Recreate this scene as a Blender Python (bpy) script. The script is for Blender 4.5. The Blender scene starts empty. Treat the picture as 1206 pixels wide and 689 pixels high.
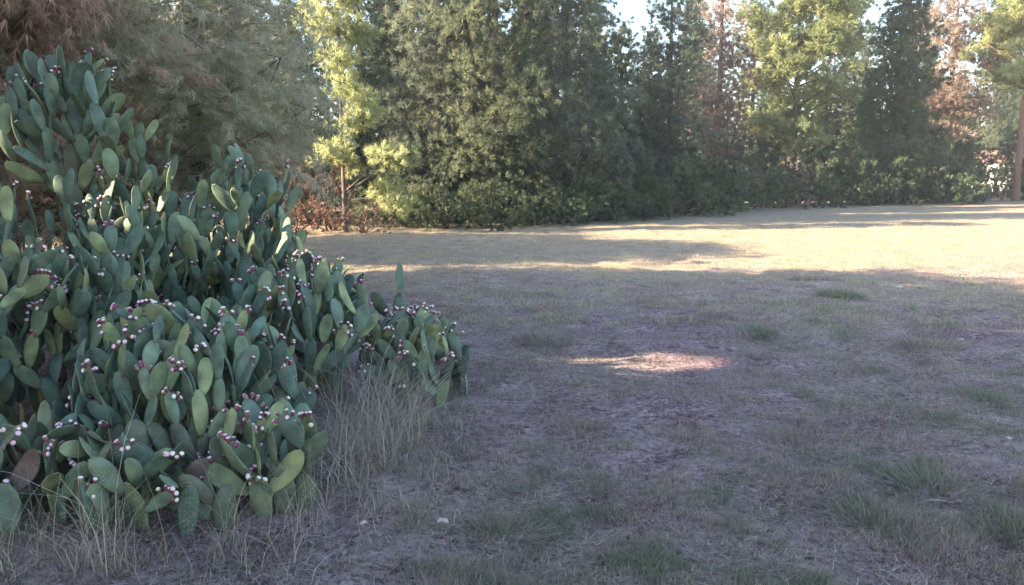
import bpy, math, random
import numpy as np
from mathutils import Vector, Matrix

R = math.radians
rng = random.Random(7)
nrg = np.random.default_rng(11)
scene = bpy.context.scene
col = scene.collection

# ------------------------------------------------------------------ camera
CAM_H = 1.6
FPX = 946.0            # focal length in photo pixels (photo 1206 x 689)
HORIZON = 200.0
cam_d = bpy.data.cameras.new("camera")
cam = bpy.data.objects.new("camera", cam_d)
col.objects.link(cam)
cam_d.sensor_width = 36.0
cam_d.lens = 36.0 * FPX / 1206.0
cam_d.clip_start = 0.05
cam_d.clip_end = 3000
PITCH = math.atan((344.5 - HORIZON) / FPX)
cam.location = (0, 0, CAM_H)
cam.rotation_euler = (math.pi / 2 - PITCH, 0, 0)
scene.camera = cam

# ------------------------------------------------------------------ light
SUN_EL = R(23)
SUN_AZ = R(101)        # degrees to the left of the viewing axis (+Y)
to_sun = Vector((-math.sin(SUN_AZ) * math.cos(SUN_EL), math.cos(SUN_AZ) * math.cos(SUN_EL), math.sin(SUN_EL)))
sd = bpy.data.lights.new("sun", 'SUN')
sd.energy = 5.0
sd.angle = R(0.5)
sd.color = (1.0, 0.84, 0.60)
so = bpy.data.objects.new("sun", sd)
so.rotation_euler = to_sun.to_track_quat('Z', 'Y').to_euler()
so.location = to_sun * 60
col.objects.link(so)

world = bpy.data.worlds.new("World")
scene.world = world
world.use_nodes = True
wn = world.node_tree
bg = wn.nodes["Background"]
sky = wn.nodes.new("ShaderNodeTexSky")
sky.sky_type = 'NISHITA'
sky.sun_disc = False
sky.sun_elevation = SUN_EL
sky.sun_rotation = -SUN_AZ
sky.dust_density = 1.0
sky.ozone_density = 1.3
sky.air_density = 1.0
wn.links.new(sky.outputs[0], bg.inputs[0])
bg.inputs[1].default_value = 0.11

vs = scene.view_settings
vs.view_transform = 'Standard'
vs.look = 'None'
vs.exposure = 2.78
vs.gamma = 1.0
vs.use_curve_mapping = False
scene.cycles.filter_width = 1.5
scene.cycles.max_bounces = 6
scene.cycles.transparent_max_bounces = 6
scene.cycles.use_denoising = True


# ------------------------------------------------------------------ helpers
def tag(o, label=None, cat=None, group=None, kind=None):
    if label: o['label'] = label
    if cat: o['category'] = cat
    if group: o['group'] = group
    if kind: o['kind'] = kind
    return o


def empty(name, loc, label, cat, group=None):
    o = bpy.data.objects.new(name, None)
    o.location = loc
    o.empty_display_size = 0.3
    col.objects.link(o)
    return tag(o, label, cat, group)


def link(name, me, parent=None):
    o = bpy.data.objects.new(name, me)
    col.objects.link(o)
    if parent is not None:
        o.parent = parent
    return o


def tri_mesh(name, v, nper, mat, tint=None, smooth=False):
    """v: (n*nper, 3) points, each run of nper (3 or 4) points is one face."""
    v = np.ascontiguousarray(v, dtype=np.float32)
    n = len(v) // nper
    me = bpy.data.meshes.new(name)
    me.vertices.add(len(v))
    me.vertices.foreach_set("co", v.ravel())
    me.loops.add(len(v))
    me.loops.foreach_set("vertex_index", np.arange(len(v), dtype=np.int32))
    me.polygons.add(n)
    me.polygons.foreach_set("loop_start", np.arange(0, len(v), nper, dtype=np.int32))
    me.polygons.foreach_set("loop_total", np.full(n, nper, dtype=np.int32))
    if tint is not None:
        a = me.attributes.new("tint", 'FLOAT', 'FACE')
        a.data.foreach_set("value", np.asarray(tint, dtype=np.float32))
    if mat: me.materials.append(mat)
    me.update(calc_edges=True)
    return me


def py_mesh(name, vs_, fs, mat, smooth=True, matidx=None):
    me = bpy.data.meshes.new(name)
    me.from_pydata([tuple(p) for p in vs_], [], fs)
    for m in (mat if isinstance(mat, (list, tuple)) else [mat]):
        me.materials.append(m)
    if smooth:
        me.polygons.foreach_set("use_smooth", [True] * len(me.polygons))
    if matidx is not None:
        me.polygons.foreach_set("material_index", matidx)
    me.update()
    return me


def tube(vs_, fs, pts, rads, seg=7):
    """append a tapering tube through pts"""
    base = len(vs_)
    n = len(pts)
    for i, p in enumerate(pts):
        p = Vector(p)
        a = Vector(pts[max(0, i - 1)]); b = Vector(pts[min(n - 1, i + 1)])
        d = (b - a).normalized() if (b - a).length > 1e-6 else Vector((0, 0, 1))
        s = d.cross(Vector((0.31, 0.95, 0.07))).normalized()
        t = d.cross(s)
        for k in range(seg):
            an = 2 * math.pi * k / seg
            vs_.append(p + (s * math.cos(an) + t * math.sin(an)) * rads[i])
    for i in range(n - 1):
        for k in range(seg):
            a = base + i * seg + k; b = base + i * seg + (k + 1) % seg
            fs.append((a, b, b + seg, a + seg))
    vs_.append(Vector(pts[-1])); top = len(vs_) - 1
    for k in range(seg):
        fs.append((base + (n - 1) * seg + k, base + (n - 1) * seg + (k + 1) % seg, top))


# value noise for patchiness (world coordinates)
_tab = np.random.default_rng(3).random((256, 256))


def vnoise(x, y):
    xi = np.floor(x).astype(int); yi = np.floor(y).astype(int)
    fx = x - xi; fy = y - yi
    fx = fx * fx * (3 - 2 * fx); fy = fy * fy * (3 - 2 * fy)
    g = lambda a, b: _tab[a % 256, b % 256]
    return (g(xi, yi) * (1 - fx) + g(xi + 1, yi) * fx) * (1 - fy) + (g(xi, yi + 1) * (1 - fx) + g(xi + 1, yi + 1) * fx) * fy


def fbm(x, y, s):
    return (vnoise(x * s, y * s) + 0.5 * vnoise(x * s * 2.1 + 7, y * s * 2.1 + 3) + 0.25 * vnoise(x * s * 4.3 + 1, y * s * 4.3 + 9)) / 1.75



def gz(x, y):
    """height of the ground"""
    x = np.asarray(x, dtype=float); y = np.asarray(y, dtype=float)
    h = 0.035 * np.sin(x * 0.9 + 1.3 * np.sin(y * 0.35)) * np.cos(y * 0.7 + 0.5)
    h += 0.016 * np.sin(x * 3.1 + y * 1.7) * np.sin(y * 2.6 - x * 0.8 + 1.0)
    h += 0.008 * np.sin(x * 7.7 - y * 5.1 + 2 * np.sin(x * 1.9))
    h += 0.006 * np.sin(x * 15.1 + 3 * np.sin(y * 4.3)) * np.cos(y * 13.3)
    h += .030 * (vnoise(x * 2.3 + 50, y * 2.3 + 20) - .5) + .020 * (vnoise(x * 5.7 + 5, y * 5.7 + 2) - .5)
    f = np.exp(-((x * x + y * y) / 35.0 ** 2))
    return h * f


def gzf(x, y):
    return float(gz(x, y))


def gnd(px, py):
    """ground point seen at a photo pixel, used to read positions off the photograph"""
    d = Vector(((px - 603) / FPX, 1, -(py - 344.5) / FPX))
    d = Vector((d.x, d.y * math.cos(PITCH) + d.z * math.sin(PITCH), -math.sin(PITCH) + d.z * math.cos(PITCH)))
    t = CAM_H / -d.z
    return d.x * t, d.y * t


# ------------------------------------------------------------------ materials
def new_mat(name):
    m = bpy.data.materials.new(name)
    m.use_nodes = True
    nt = m.node_tree
    return m, nt, nt.nodes["Principled BSDF"]


def ramp(nt, stops):
    r = nt.nodes.new("ShaderNodeValToRGB")
    e = r.color_ramp.elements
    while len(e) < len(stops): e.new(0.5)
    for i, (p, c) in enumerate(stops):
        e[i].position = p; e[i].color = (*c, 1)
    return r


def foliage_mat(name, stops, trans=0.35, rough=0.6):
    m, nt, p = new_mat(name)
    at = nt.nodes.new("ShaderNodeAttribute"); at.attribute_name = "tint"
    r = ramp(nt, stops)
    nt.links.new(at.outputs["Fac"], r.inputs[0])
    nt.links.new(r.outputs[0], p.inputs["Base Color"])
    p.inputs["Roughness"].default_value = rough
    p.inputs["Specular IOR Level"].default_value = 0.25
    tr = nt.nodes.new("ShaderNodeBsdfTranslucent")
    mx = nt.nodes.new("ShaderNodeMixShader"); mx.inputs[0].default_value = trans
    hsv = nt.nodes.new("ShaderNodeHueSaturation"); hsv.inputs["Value"].default_value = 1.5; hsv.inputs["Saturation"].default_value = .88
    hsv.inputs["Hue"].default_value = 0.49
    nt.links.new(r.outputs[0], hsv.inputs["Color"]); nt.links.new(hsv.outputs[0], tr.inputs[0])
    nt.links.new(p.outputs[0], mx.inputs[1]); nt.links.new(tr.outputs[0], mx.inputs[2])
    nt.links.new(mx.outputs[0], nt.nodes["Material Output"].inputs[0])
    return m


M = {}
M['pine'] = foliage_mat("pine_needles", [(0, (.040, .054, .032)), (.5, (.085, .106, .058)), (1, (.175, .19, .100))], .42)
M['bluepine'] = foliage_mat("grey_pine_needles", [(0, (.050, .064, .046)), (.5, (.110, .130, .090)), (1, (.20, .215, .135))], .45)
M['dark'] = foliage_mat("dark_needles", [(0, (.032, .046, .026)), (.5, (.064, .088, .044)), (1, (.125, .150, .068))])
M['yellow'] = foliage_mat("yellow_green_leaves", [(0, (.11, .135, .055)), (.5, (.24, .265, .11)), (1, (.38, .39, .19))], .5)
M['brown'] = foliage_mat("dry_brown_needles", [(0, (.10, .068, .054)), (.5, (.20, .142, .112)), (1, (.33, .26, .20))], .35)
M['rust'] = foliage_mat("rusty_dry_leaves", [(0, (.065, .032, .026)), (.5, (.12, .060, .045)), (1, (.19, .115, .080))], .3)
M['feather'] = foliage_mat("feathery_grey_green", [(0, (.20, .18, .105)), (.5, (.35, .325, .20)), (1, (.46, .42, .27))], .5)
M['featherbrown'] = foliage_mat("feathery_brown", [(0, (.22, .14, .095)), (.5, (.40, .27, .185)), (1, (.50, .36, .25))], .5)
M['shrub'] = foliage_mat("shrub_leaves", [(0, (.040, .056, .030)), (.5, (.078, .104, .052)), (1, (.14, .165, .080))])
M['brush'] = foliage_mat("dark_brown_brush", [(0, (.050, .032, .026)), (.5, (.10, .062, .050)), (1, (.16, .11, .085))], .2)
M['straw'] = foliage_mat("dry_straw", [(0, (.12, .10, .075)), (.45, (.27, .225, .165)), (1, (.48, .41, .31))], .3)
M['grass'] = foliage_mat("short_field_grass", [(0, (.09, .065, .055)), (.35, (.36, .28, .225)), (.62, (.20, .185, .125)), (1, (.11, .135, .075))], .3)

M['fargrass'] = foliage_mat("dry_field_grass", [(0, (.18, .135, .09)), (.4, (.40, .34, .21)), (.75, (.33, .32, .17)), (1, (.14, .18, .08))], .3)


def bark(name, c0, c1):
    m, nt, p = new_mat(name)
    tc = nt.nodes.new("ShaderNodeTexCoord"); mp = nt.nodes.new("ShaderNodeMapping")
    mp.inputs["Scale"].default_value = (9, 9, 2.2)
    nz = nt.nodes.new("ShaderNodeTexNoise"); nz.inputs["Scale"].default_value = 3; nz.inputs["Detail"].default_value = 6
    r = ramp(nt, [(.3, c0), (.7, c1)])
    bp = nt.nodes.new("ShaderNodeBump"); bp.inputs["Strength"].default_value = .7; bp.inputs["Distance"].default_value = .03
    nt.links.new(tc.outputs["Object"], mp.inputs[0]); nt.links.new(mp.outputs[0], nz.inputs[0])
    nt.links.new(nz.outputs[0], r.inputs[0]); nt.links.new(r.outputs[0], p.inputs["Base Color"])
    nt.links.new(nz.outputs[0], bp.inputs["Height"]); nt.links.new(bp.outputs[0], p.inputs["Normal"])
    p.inputs["Roughness"].default_value = .9
    return m


M['bark'] = bark("dark_bark", (.045, .034, .028), (.13, .10, .08))
M['redbark'] = bark("reddish_bark", (.09, .045, .030), (.22, .13, .09))


def cactus_mat(name, stops, dots=True):
    m, nt, p = new_mat(name)
    L = nt.links.new
    oi = nt.nodes.new("ShaderNodeObjectInfo")
    r = ramp(nt, stops)
    L(oi.outputs["Random"], r.inputs[0])
    tc = nt.nodes.new("ShaderNodeTexCoord")
    nz = nt.nodes.new("ShaderNodeTexNoise"); nz.inputs["Scale"].default_value = 2.6; nz.inputs["Detail"].default_value = 5
    nz.noise_dimensions = '4D'
    mul = nt.nodes.new("ShaderNodeMath"); mul.operation = 'MULTIPLY'; mul.inputs[1].default_value = 40
    L(oi.outputs["Random"], mul.inputs[0]); L(mul.outputs[0], nz.inputs["W"])
    L(tc.outputs["Object"], nz.inputs["Vector"])
    hs = nt.nodes.new("ShaderNodeHueSaturation")
    mr = nt.nodes.new("ShaderNodeMapRange"); mr.inputs[1].default_value = .3; mr.inputs[2].default_value = .7
    mr.inputs[3].default_value = .55; mr.inputs[4].default_value = 1.4
    L(nz.outputs[0], mr.inputs[0]); L(mr.outputs[0], hs.inputs["Value"]); L(r.outputs[0], hs.inputs["Color"])
    # corky brown towards the base of each pad, uneven
    sx = nt.nodes.new("ShaderNodeSeparateXYZ"); L(tc.outputs["Object"], sx.inputs[0])
    ad = nt.nodes.new("ShaderNodeMath"); ad.operation = 'MULTIPLY_ADD'; ad.inputs[1].default_value = .5
    L(nz.outputs[0], ad.inputs[0]); L(sx.outputs["Z"], ad.inputs[2])
    m2 = nt.nodes.new("ShaderNodeMapRange"); m2.inputs[1].default_value = .26; m2.inputs[2].default_value = .42
    m2.inputs[3].default_value = .75; m2.inputs[4].default_value = 0
    L(ad.outputs[0], m2.inputs[0])
    mx = nt.nodes.new("ShaderNodeMix"); mx.data_type = 'RGBA'
    L(m2.outputs[0], mx.inputs[0]); L(hs.outputs[0], mx.inputs[6]); mx.inputs[7].default_value = (.12, .095, .06, 1)
    # corky scars and dust
    n2 = nt.nodes.new("ShaderNodeTexNoise"); n2.inputs["Scale"].default_value = 7; n2.inputs["Detail"].default_value = 8; n2.inputs["Roughness"].default_value = .7
    n2.noise_dimensions = '4D'; L(mul.outputs[0], n2.inputs["W"]); L(tc.outputs["Object"], n2.inputs["Vector"])
    m4 = nt.nodes.new("ShaderNodeMapRange"); m4.inputs[1].default_value = .56; m4.inputs[2].default_value = .66
    m4.inputs[3].default_value = 0; m4.inputs[4].default_value = .6
    L(n2.outputs[0], m4.inputs[0])
    ms = nt.nodes.new("ShaderNodeMix"); ms.data_type = 'RGBA'
    L(m4.outputs[0], ms.inputs[0]); L(mx.outputs[2], ms.inputs[6]); ms.inputs[7].default_value = (.20, .17, .11, 1)
    mx = ms
    # areoles
    vo = nt.nodes.new("ShaderNodeTexVoronoi"); vo.inputs["Scale"].default_value = 13; vo.inputs["Randomness"].default_value = .35
    L(tc.outputs["Object"], vo.inputs["Vector"])
    m3 = nt.nodes.new("ShaderNodeMapRange"); m3.inputs[1].default_value = .12; m3.inputs[2].default_value = .22
    m3.inputs[3].default_value = 1; m3.inputs[4].default_value = 0
    L(vo.outputs["Distance"], m3.inputs[0])
    mm = nt.nodes.new("ShaderNodeMath"); mm.operation = 'MULTIPLY'; mm.inputs[1].default_value = .8 if dots else .15
    L(m3.outputs[0], mm.inputs[0])
    my = nt.nodes.new("ShaderNodeMix"); my.data_type = 'RGBA'
    L(mm.outputs[0], my.inputs[0]); L(mx.outputs[2], my.inputs[6]); my.inputs[7].default_value = (.30, .27, .17, 1)
    L(my.outputs[2], p.inputs["Base Color"])
    bp = nt.nodes.new("ShaderNodeBump"); bp.inputs["Strength"].default_value = .35; bp.inputs["Distance"].default_value = .02
    sm = nt.nodes.new("ShaderNodeMath"); sm.operation = 'ADD'
    L(m3.outputs[0], sm.inputs[0]); L(nz.outputs[0], sm.inputs[1]); L(sm.outputs[0], bp.inputs["Height"])
    L(bp.outputs[0], p.inputs["Normal"])
    p.inputs["Roughness"].default_value = .68
    p.inputs["Specular IOR Level"].default_value = .4
    return m


M['pad'] = cactus_mat("cactus_pad_green", [(0, (.068, .104, .072)), (.4, (.100, .144, .094)), (.75, (.135, .170, .090)), (1, (.20, .215, .085))])
M['padold'] = cactus_mat("cactus_pad_old", [(0, (.080, .100, .060)), (.5, (.095, .105, .062)), (1, (.085, .070, .048))], False)
M['paddead'] = cactus_mat("cactus_pad_dead", [(0, (.07, .042, .035)), (1, (.13, .085, .065))], False)


def fruit_mat(name, stops):
    m, nt, p = new_mat(name)
    oi = nt.nodes.new("ShaderNodeObjectInfo"); r = ramp(nt, stops)
    nt.links.new(oi.outputs["Random"], r.inputs[0]); nt.links.new(r.outputs[0], p.inputs["Base Color"])
    p.inputs["Roughness"].default_value = .45
    return m


M['fruit'] = fruit_mat("prickly_pear_fruit", [(0, (.15, .022, .055)), (.4, (.19, .045, .07)), (.7, (.21, .10, .09)), (1, (.16, .15, .07))])
M['fruithighlight'] = fruit_mat("prickly_pear_fruit_highlight", [(0, (.60, .38, .42)), (.6, (.68, .54, .50)), (1, (.66, .62, .50))])  # pale tips: sky light on the flat fruit tops put into the colour


def ground_mat():
    m, nt, p = new_mat("dry_field_soil")
    L = nt.links.new
    tc = nt.nodes.new("ShaderNodeTexCoord")

    def noise(s, det=5, rough=.55):
        n = nt.nodes.new("ShaderNodeTexNoise"); n.inputs["Scale"].default_value = s; n.inputs["Detail"].default_value = det
        n.inputs["Roughness"].default_value = rough
        L(tc.outputs["Object"], n.inputs["Vector"]); return n

    big = noise(.45, 4); mid = noise(3.0, 7, .7); fin = noise(24, 8, .7)
    r0 = ramp(nt, [(.30, (.080, .045, .050)), (.43, (.21, .138, .145)), (.62, (.37, .28, .285))])
    L(mid.outputs[0], r0.inputs[0])
    rg = ramp(nt, [(.2, (.15, .145, .085)), (.8, (.28, .25, .16))])
    L(fin.outputs[0], rg.inputs[0])
    mr = nt.nodes.new("ShaderNodeMapRange"); mr.inputs[1].default_value = .42; mr.inputs[2].default_value = .62
    mr.inputs[3].default_value = 0; mr.inputs[4].default_value = .4
    L(big.outputs[0], mr.inputs[0])
    mx = nt.nodes.new("ShaderNodeMix"); mx.data_type = 'RGBA'
    L(mr.outputs[0], mx.inputs[0]); L(r0.outputs[0], mx.inputs[6]); L(rg.outputs[0], mx.inputs[7])
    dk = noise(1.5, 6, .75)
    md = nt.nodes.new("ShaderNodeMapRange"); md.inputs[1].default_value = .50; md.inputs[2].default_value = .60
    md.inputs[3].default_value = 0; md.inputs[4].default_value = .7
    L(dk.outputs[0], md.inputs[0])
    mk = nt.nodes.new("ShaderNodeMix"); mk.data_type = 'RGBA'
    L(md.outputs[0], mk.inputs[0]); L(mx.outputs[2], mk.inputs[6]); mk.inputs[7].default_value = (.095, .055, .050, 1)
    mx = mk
    rf = ramp(nt, [(.36, (.20, .17, .18)), (.5, (.92, .90, .90)), (.66, (1.65, 1.6, 1.55))])
    L(fin.outputs[0], rf.inputs[0])
    my = nt.nodes.new("ShaderNodeMix"); my.data_type = 'RGBA'; my.blend_type = 'MULTIPLY'; my.inputs[0].default_value = .8
    L(mx.outputs[2], my.inputs[6]); L(rf.outputs[0], my.inputs[7])
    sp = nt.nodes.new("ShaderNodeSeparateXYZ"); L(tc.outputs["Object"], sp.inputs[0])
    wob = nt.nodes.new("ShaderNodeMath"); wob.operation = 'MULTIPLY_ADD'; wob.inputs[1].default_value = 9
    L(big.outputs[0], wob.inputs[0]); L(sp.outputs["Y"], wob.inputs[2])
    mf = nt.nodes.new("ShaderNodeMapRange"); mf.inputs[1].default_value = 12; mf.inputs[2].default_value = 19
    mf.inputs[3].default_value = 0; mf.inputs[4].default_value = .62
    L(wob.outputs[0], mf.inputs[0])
    pale = ramp(nt, [(.3, (.24, .18, .115)), (.7, (.44, .375, .235))]); L(mid.outputs[0], pale.inputs[0])  # pale dry straw far off, its colour also lightened to brighten the sunlit strip
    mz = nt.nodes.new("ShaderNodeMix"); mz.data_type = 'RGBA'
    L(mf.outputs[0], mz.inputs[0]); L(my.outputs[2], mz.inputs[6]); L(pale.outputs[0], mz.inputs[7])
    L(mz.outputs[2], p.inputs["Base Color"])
    bp = nt.nodes.new("ShaderNodeBump"); bp.inputs["Strength"].default_value = .9; bp.inputs["Distance"].default_value = .035
    ad = nt.nodes.new("ShaderNodeMath"); ad.operation = 'ADD'
    L(fin.outputs[0], ad.inputs[0]); L(mid.outputs[0], ad.inputs[1]); L(ad.outputs[0], bp.inputs["Height"])
    L(bp.outputs[0], p.inputs["Normal"])
    p.inputs["Roughness"].default_value = .95
    p.inputs["Specular IOR Level"].default_value = .1
    return m


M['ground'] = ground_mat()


def plain(name, c, rough=.8, var=.15, scale=4):
    m, nt, p = new_mat(name)
    nz = nt.nodes.new("ShaderNodeTexNoise"); nz.inputs["Scale"].default_value = scale; nz.inputs["Detail"].default_value = 5
    tc = nt.nodes.new("ShaderNodeTexCoord"); nt.links.new(tc.outputs["Object"], nz.inputs["Vector"])
    r = ramp(nt, [(.3, tuple(k * (1 - var) for k in c)), (.7, tuple(min(1, k * (1 + var)) for k in c))])
    nt.links.new(nz.outputs[0], r.inputs[0]); nt.links.new(r.outputs[0], p.inputs["Base Color"])
    p.inputs["Roughness"].default_value = rough
    return m


# ------------------------------------------------------------------ ground sheet
def axis(lo, hi, a, b, step, grow=1.16):
    v = list(np.arange(a, b + 1e-6, step))
    s = step; x = a
    left = []
    while x > lo: s *= grow; x -= s; left.append(x)
    s = step; x = b
    right = []
    while x < hi: s *= grow; x += s; right.append(x)
    return np.array(left[::-1] + v + right)


xs = axis(-900, 900, -5, 8, .06); ys = axis(-300, 1400, 2.0, 13, .06)
GX, GY = np.meshgrid(xs, ys)
GZ = gz(GX, GY)
nx, ny = len(xs), len(ys)
V = np.stack([GX.ravel(), GY.ravel(), GZ.ravel()], 1)
idx = np.arange(nx * ny).reshape(ny, nx)
F = np.stack([idx[:-1, :-1].ravel(), idx[:-1, 1:].ravel(), idx[1:, 1:].ravel(), idx[1:, :-1].ravel()], 1)
me = bpy.data.meshes.new("ground")
me.vertices.add(len(V)); me.vertices.foreach_set("co", V.astype(np.float32).ravel())
me.loops.add(F.size); me.loops.foreach_set("vertex_index", F.astype(np.int32).ravel())
me.polygons.add(len(F)); me.polygons.foreach_set("loop_start", np.arange(0, F.size, 4, dtype=np.int32))
me.polygons.foreach_set("loop_total", np.full(len(F), 4, dtype=np.int32))
me.polygons.foreach_set("use_smooth", np.ones(len(F), dtype=bool))
me.materials.append(M['ground']); me.update(calc_edges=True)
tag(link("ground", me), kind='structure')


# ------------------------------------------------------------------ trees
def unit(n):
    d = nrg.normal(size=(n, 3))
    return d / np.linalg.norm(d, axis=1, keepdims=True)


def needles(tc, td, n_per, ln, w, spread=1.0, droop=0.0, rad=.05):
    """tufts at tc (n,3) pointing along td; returns triangles"""
    n = len(tc)
    c = np.repeat(tc, n_per, 0); d = np.repeat(td, n_per, 0)
    N = len(c)
    r = unit(N)
    dd = d + r * spread
    dd[:, 2] -= droop
    dd /= np.linalg.norm(dd, axis=1, keepdims=True)
    L = ln * nrg.uniform(.6, 1.3, (N, 1))
    p0 = c + unit(N) * rad * nrg.random((N, 1))
    side = np.cross(dd, unit(N)); side /= np.linalg.norm(side, axis=1, keepdims=True) + 1e-9
    W = w * nrg.uniform(.6, 1.3, (N, 1))
    out = np.empty((N, 3, 3))
    out[:, 0] = p0 - side * W / 2; out[:, 1] = p0 + side * W / 2; out[:, 2] = p0 + dd * L
    return out.reshape(-1, 3), N


def crown_from_clumps(name, clumps, mat, tufts=24, n_per=26, ln=.16, w=.03, squash=.62, up=.35, spread=.9, droop=0):
    """clumps: list of (x,y,z,r,tint)"""
    P = []; T = []
    for (x, y, z, r, t) in clumps:
        nt = max(5, int(tufts * (r / .6) ** 2))
        d = unit(nt)
        rr = nrg.random((nt, 1)) ** .45
        pos = np.array([x, y, z]) + d * rr * r * np.array([1, 1, squash])
        dir_ = d * .9 + np.array([0, 0, up]); dir_ /= np.linalg.norm(dir_, axis=1, keepdims=True)
        tri, N = needles(pos, dir_, n_per, ln, w, spread, droop, rad=ln * .6)
        tf = np.repeat(nrg.normal(0, .12, nt), n_per)
        P.append(tri); T.append(np.clip(t + tf + nrg.normal(0, .10, N), 0, 1))
    return tri_mesh(name, np.concatenate(P), 3, mat, np.concatenate(T))


def wood_mesh(H, r0, clumps, mat, lean=(0, 0), z_clear=.1, frac=.55):
    vt, ft = [], []
    npt = 9
    pts = []
    for i in range(npt):
        t = i / (npt - 1)
        pts.append((lean[0] * t * t + .05 * H * .12 * math.sin(3 * t + r0 * 50) * t, lean[1] * t * t, -.15 + t * H))
    rads = [r0 * (1.25 if i == 0 else 1) * (1 - .93 * i / (npt - 1)) for i in range(npt)]
    tube(vt, ft, pts, rads, 9)
    trunk = py_mesh("trunk", vt, ft, mat)
    vb, fb = [], []
    for c in clumps:
        if rng.random() > frac: continue
        x, y, z, r, _ = c
        d = math.hypot(x, y)
        zb = max(z_clear, z - d * rng.uniform(.25, .8))
        t = min(.97, max(.02, (zb + .15) / H))
        bx = lean[0] * t * t; by = lean[1] * t * t
        rb = max(.008, r0 * (1 - .93 * t) * .38)
        mid = ((bx + x) / 2 + rng.uniform(-.1, .1), (by + y) / 2 + rng.uniform(-.1, .1), (zb + z) / 2 + rng.uniform(-.05, .18))
        tube(vb, fb, [(bx, by, zb), mid, (x, y, z)], [rb, rb * .65, rb * .25], 5)
        for _k in range(3):   # twigs
            q = (x + rng.uniform(-r, r) * .8, y + rng.uniform(-r, r) * .8, z + rng.uniform(-r, r) * .5)
            tube(vb, fb, [mid if _k == 0 else (x, y, z), q], [rb * .3, .004], 4)
    br = py_mesh("branches", vb, fb, mat) if fb else None
    return trunk, br


def cone_clumps(H, Rmax, z0, n, rmin=.35, rmax=.7, power=.8, full=.35, lean=(0, 0)):
    out = []
    for i in range(n):
        t = (i + rng.random()) / n
        t = 1 - (1 - t) ** .85
        z = z0 + t * (H - z0)
        Rz = Rmax * (1 - t) ** power * (.55 + .45 * min(1, t * 5)) * rng.uniform(.75, 1.12)
        a = i * 2.399 + rng.uniform(-.5, .5)
        q = rng.uniform(full, 1)
        k = z / H
        out.append((Rz * q * math.cos(a) + lean[0] * k * k, Rz * q * math.sin(a) + lean[1] * k * k, z,
                    (rmin + (rmax - rmin) * (1 - t)) * rng.uniform(.75, 1.2), rng.uniform(.2, .8)))
    return out


def round_clumps(H, Rr, z0, n, r=.6, flat=1.0):
    out = []
    cz = (H + z0) / 2; rz = (H - z0) / 2
    for i in range(n):
        d = Vector((rng.gauss(0, 1), rng.gauss(0, 1), rng.gauss(0, 1))).normalized()
        q = rng.random() ** .4
        out.append((d.x * q * Rr, d.y * q * Rr, cz + d.z * q * rz * flat, r * rng.uniform(.6, 1.25), rng.uniform(.2, .8)))
    return out


PROTO = {}


def proto(key, make):
    if key not in PROTO: PROTO[key] = make()
    return PROTO[key]


def make_tree(H, clumps, fmat, bmat, r0, lean=(0, 0), kw={}, frac=.55):
    cr = crown_from_clumps("crown", clumps, fmat, **kw)
    tr, br = wood_mesh(H, r0, clumps, bmat, lean, frac=frac)
    return tr, br, cr


def place(name, trio, x, y, label, cat, group=None, s=1.0, rz=0.0, sz=None):
    e = empty(name, (x, y, gzf(x, y)), label, cat, group)
    e.rotation_euler.z = rz
    e.scale = (s, s, sz or s)
    tr, br, cr = trio
    if tr: link("trunk", tr, e)
    if br: tag(link("branches", br, e), kind='stuff')
    tag(link("crown", cr, e), kind='stuff')
    return e


def X(px, y):
    return (px - 603) / FPX * y


# --- the far row, from the left (photo px, distance)
NK = dict(tufts=25, n_per=28, ln=.17, w=.026)
rows = [
    # key, px, Y, H, R, z0, nclumps, mat, bark, kind, label
    ('dark conifer', 352, 27, 11.5, 1.7, .8, 80, 'dark', 'bark', 'cone', "tall dark conifer just left of the bright yellow-green pine"),
    ('grey tree', 305, 30, 12, 2.0, 3.0, 60, 'bluepine', 'bark', 'cone', "thin pale grey-green tree showing sky through it above the feathery tree"),
    ('bright pine', 407, 20.8, 8.6, 1.15, .9, 40, 'yellow', 'bark', 'cone', "bright yellow-green pine with separate sunlit clumps beside the rusty shrubs"),
    ('pine a', 518, 25.0, 11, 1.6, .5, 105, 'bluepine', 'bark', 'cone', "tall grey-green pine right of the bright yellow-green pine"),
    ('pine b', 585, 24.5, 12, 2.0, .5, 105, 'pine', 'bark', 'cone', "dense dusky pine with a dark trunk in the middle of the tree row"),
    ('pine c', 668, 26, 11.5, 2.0, .4, 105, 'bluepine', 'bark', 'cone', "soft grey-green pine left of the white gap of sky"),
    ('pine d', 728, 31, 7.1, 1.5, .5, 60, 'pine', 'bark', 'cone', "shorter pine directly under the white gap of sky"),
    ('pine e', 785, 32, 10.0, 1.35, .5, 70, 'bluepine', 'bark', 'cone', "slim blue-grey conifer just right of the white gap of sky"),
    ('dead conifer', 842, 37, 13.0, 1.25, 1.5, 55, 'brown', 'redbark', 'cone', "pinkish-brown dead conifer standing left of the big yellow tree"),
    ('yellow tree', 930, 38, 13.0, 2.7, 1.8, 125, 'yellow', 'bark', 'round', "big sunlit yellow-green tree right of the brown dead conifer"),
    ('dark tree', 1046, 40, 12.0, 2.2, .6, 110, 'dark', 'bark', 'cone', "darkest green tree between the big yellow tree and the pink-brown one"),
    ('brown tree', 1108, 45, 13.5, 2.4, 2.5, 90, 'brown', 'redbark', 'round', "thin pinkish-brown tree right of the darkest green tree"),
    ('yellow pine', 1192, 42, 12.0, 3.0, 5.4, 85, 'yellow', 'redbark', 'round', "yellow-green umbrella pine with a bare reddish trunk at the right edge"),
]
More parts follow.
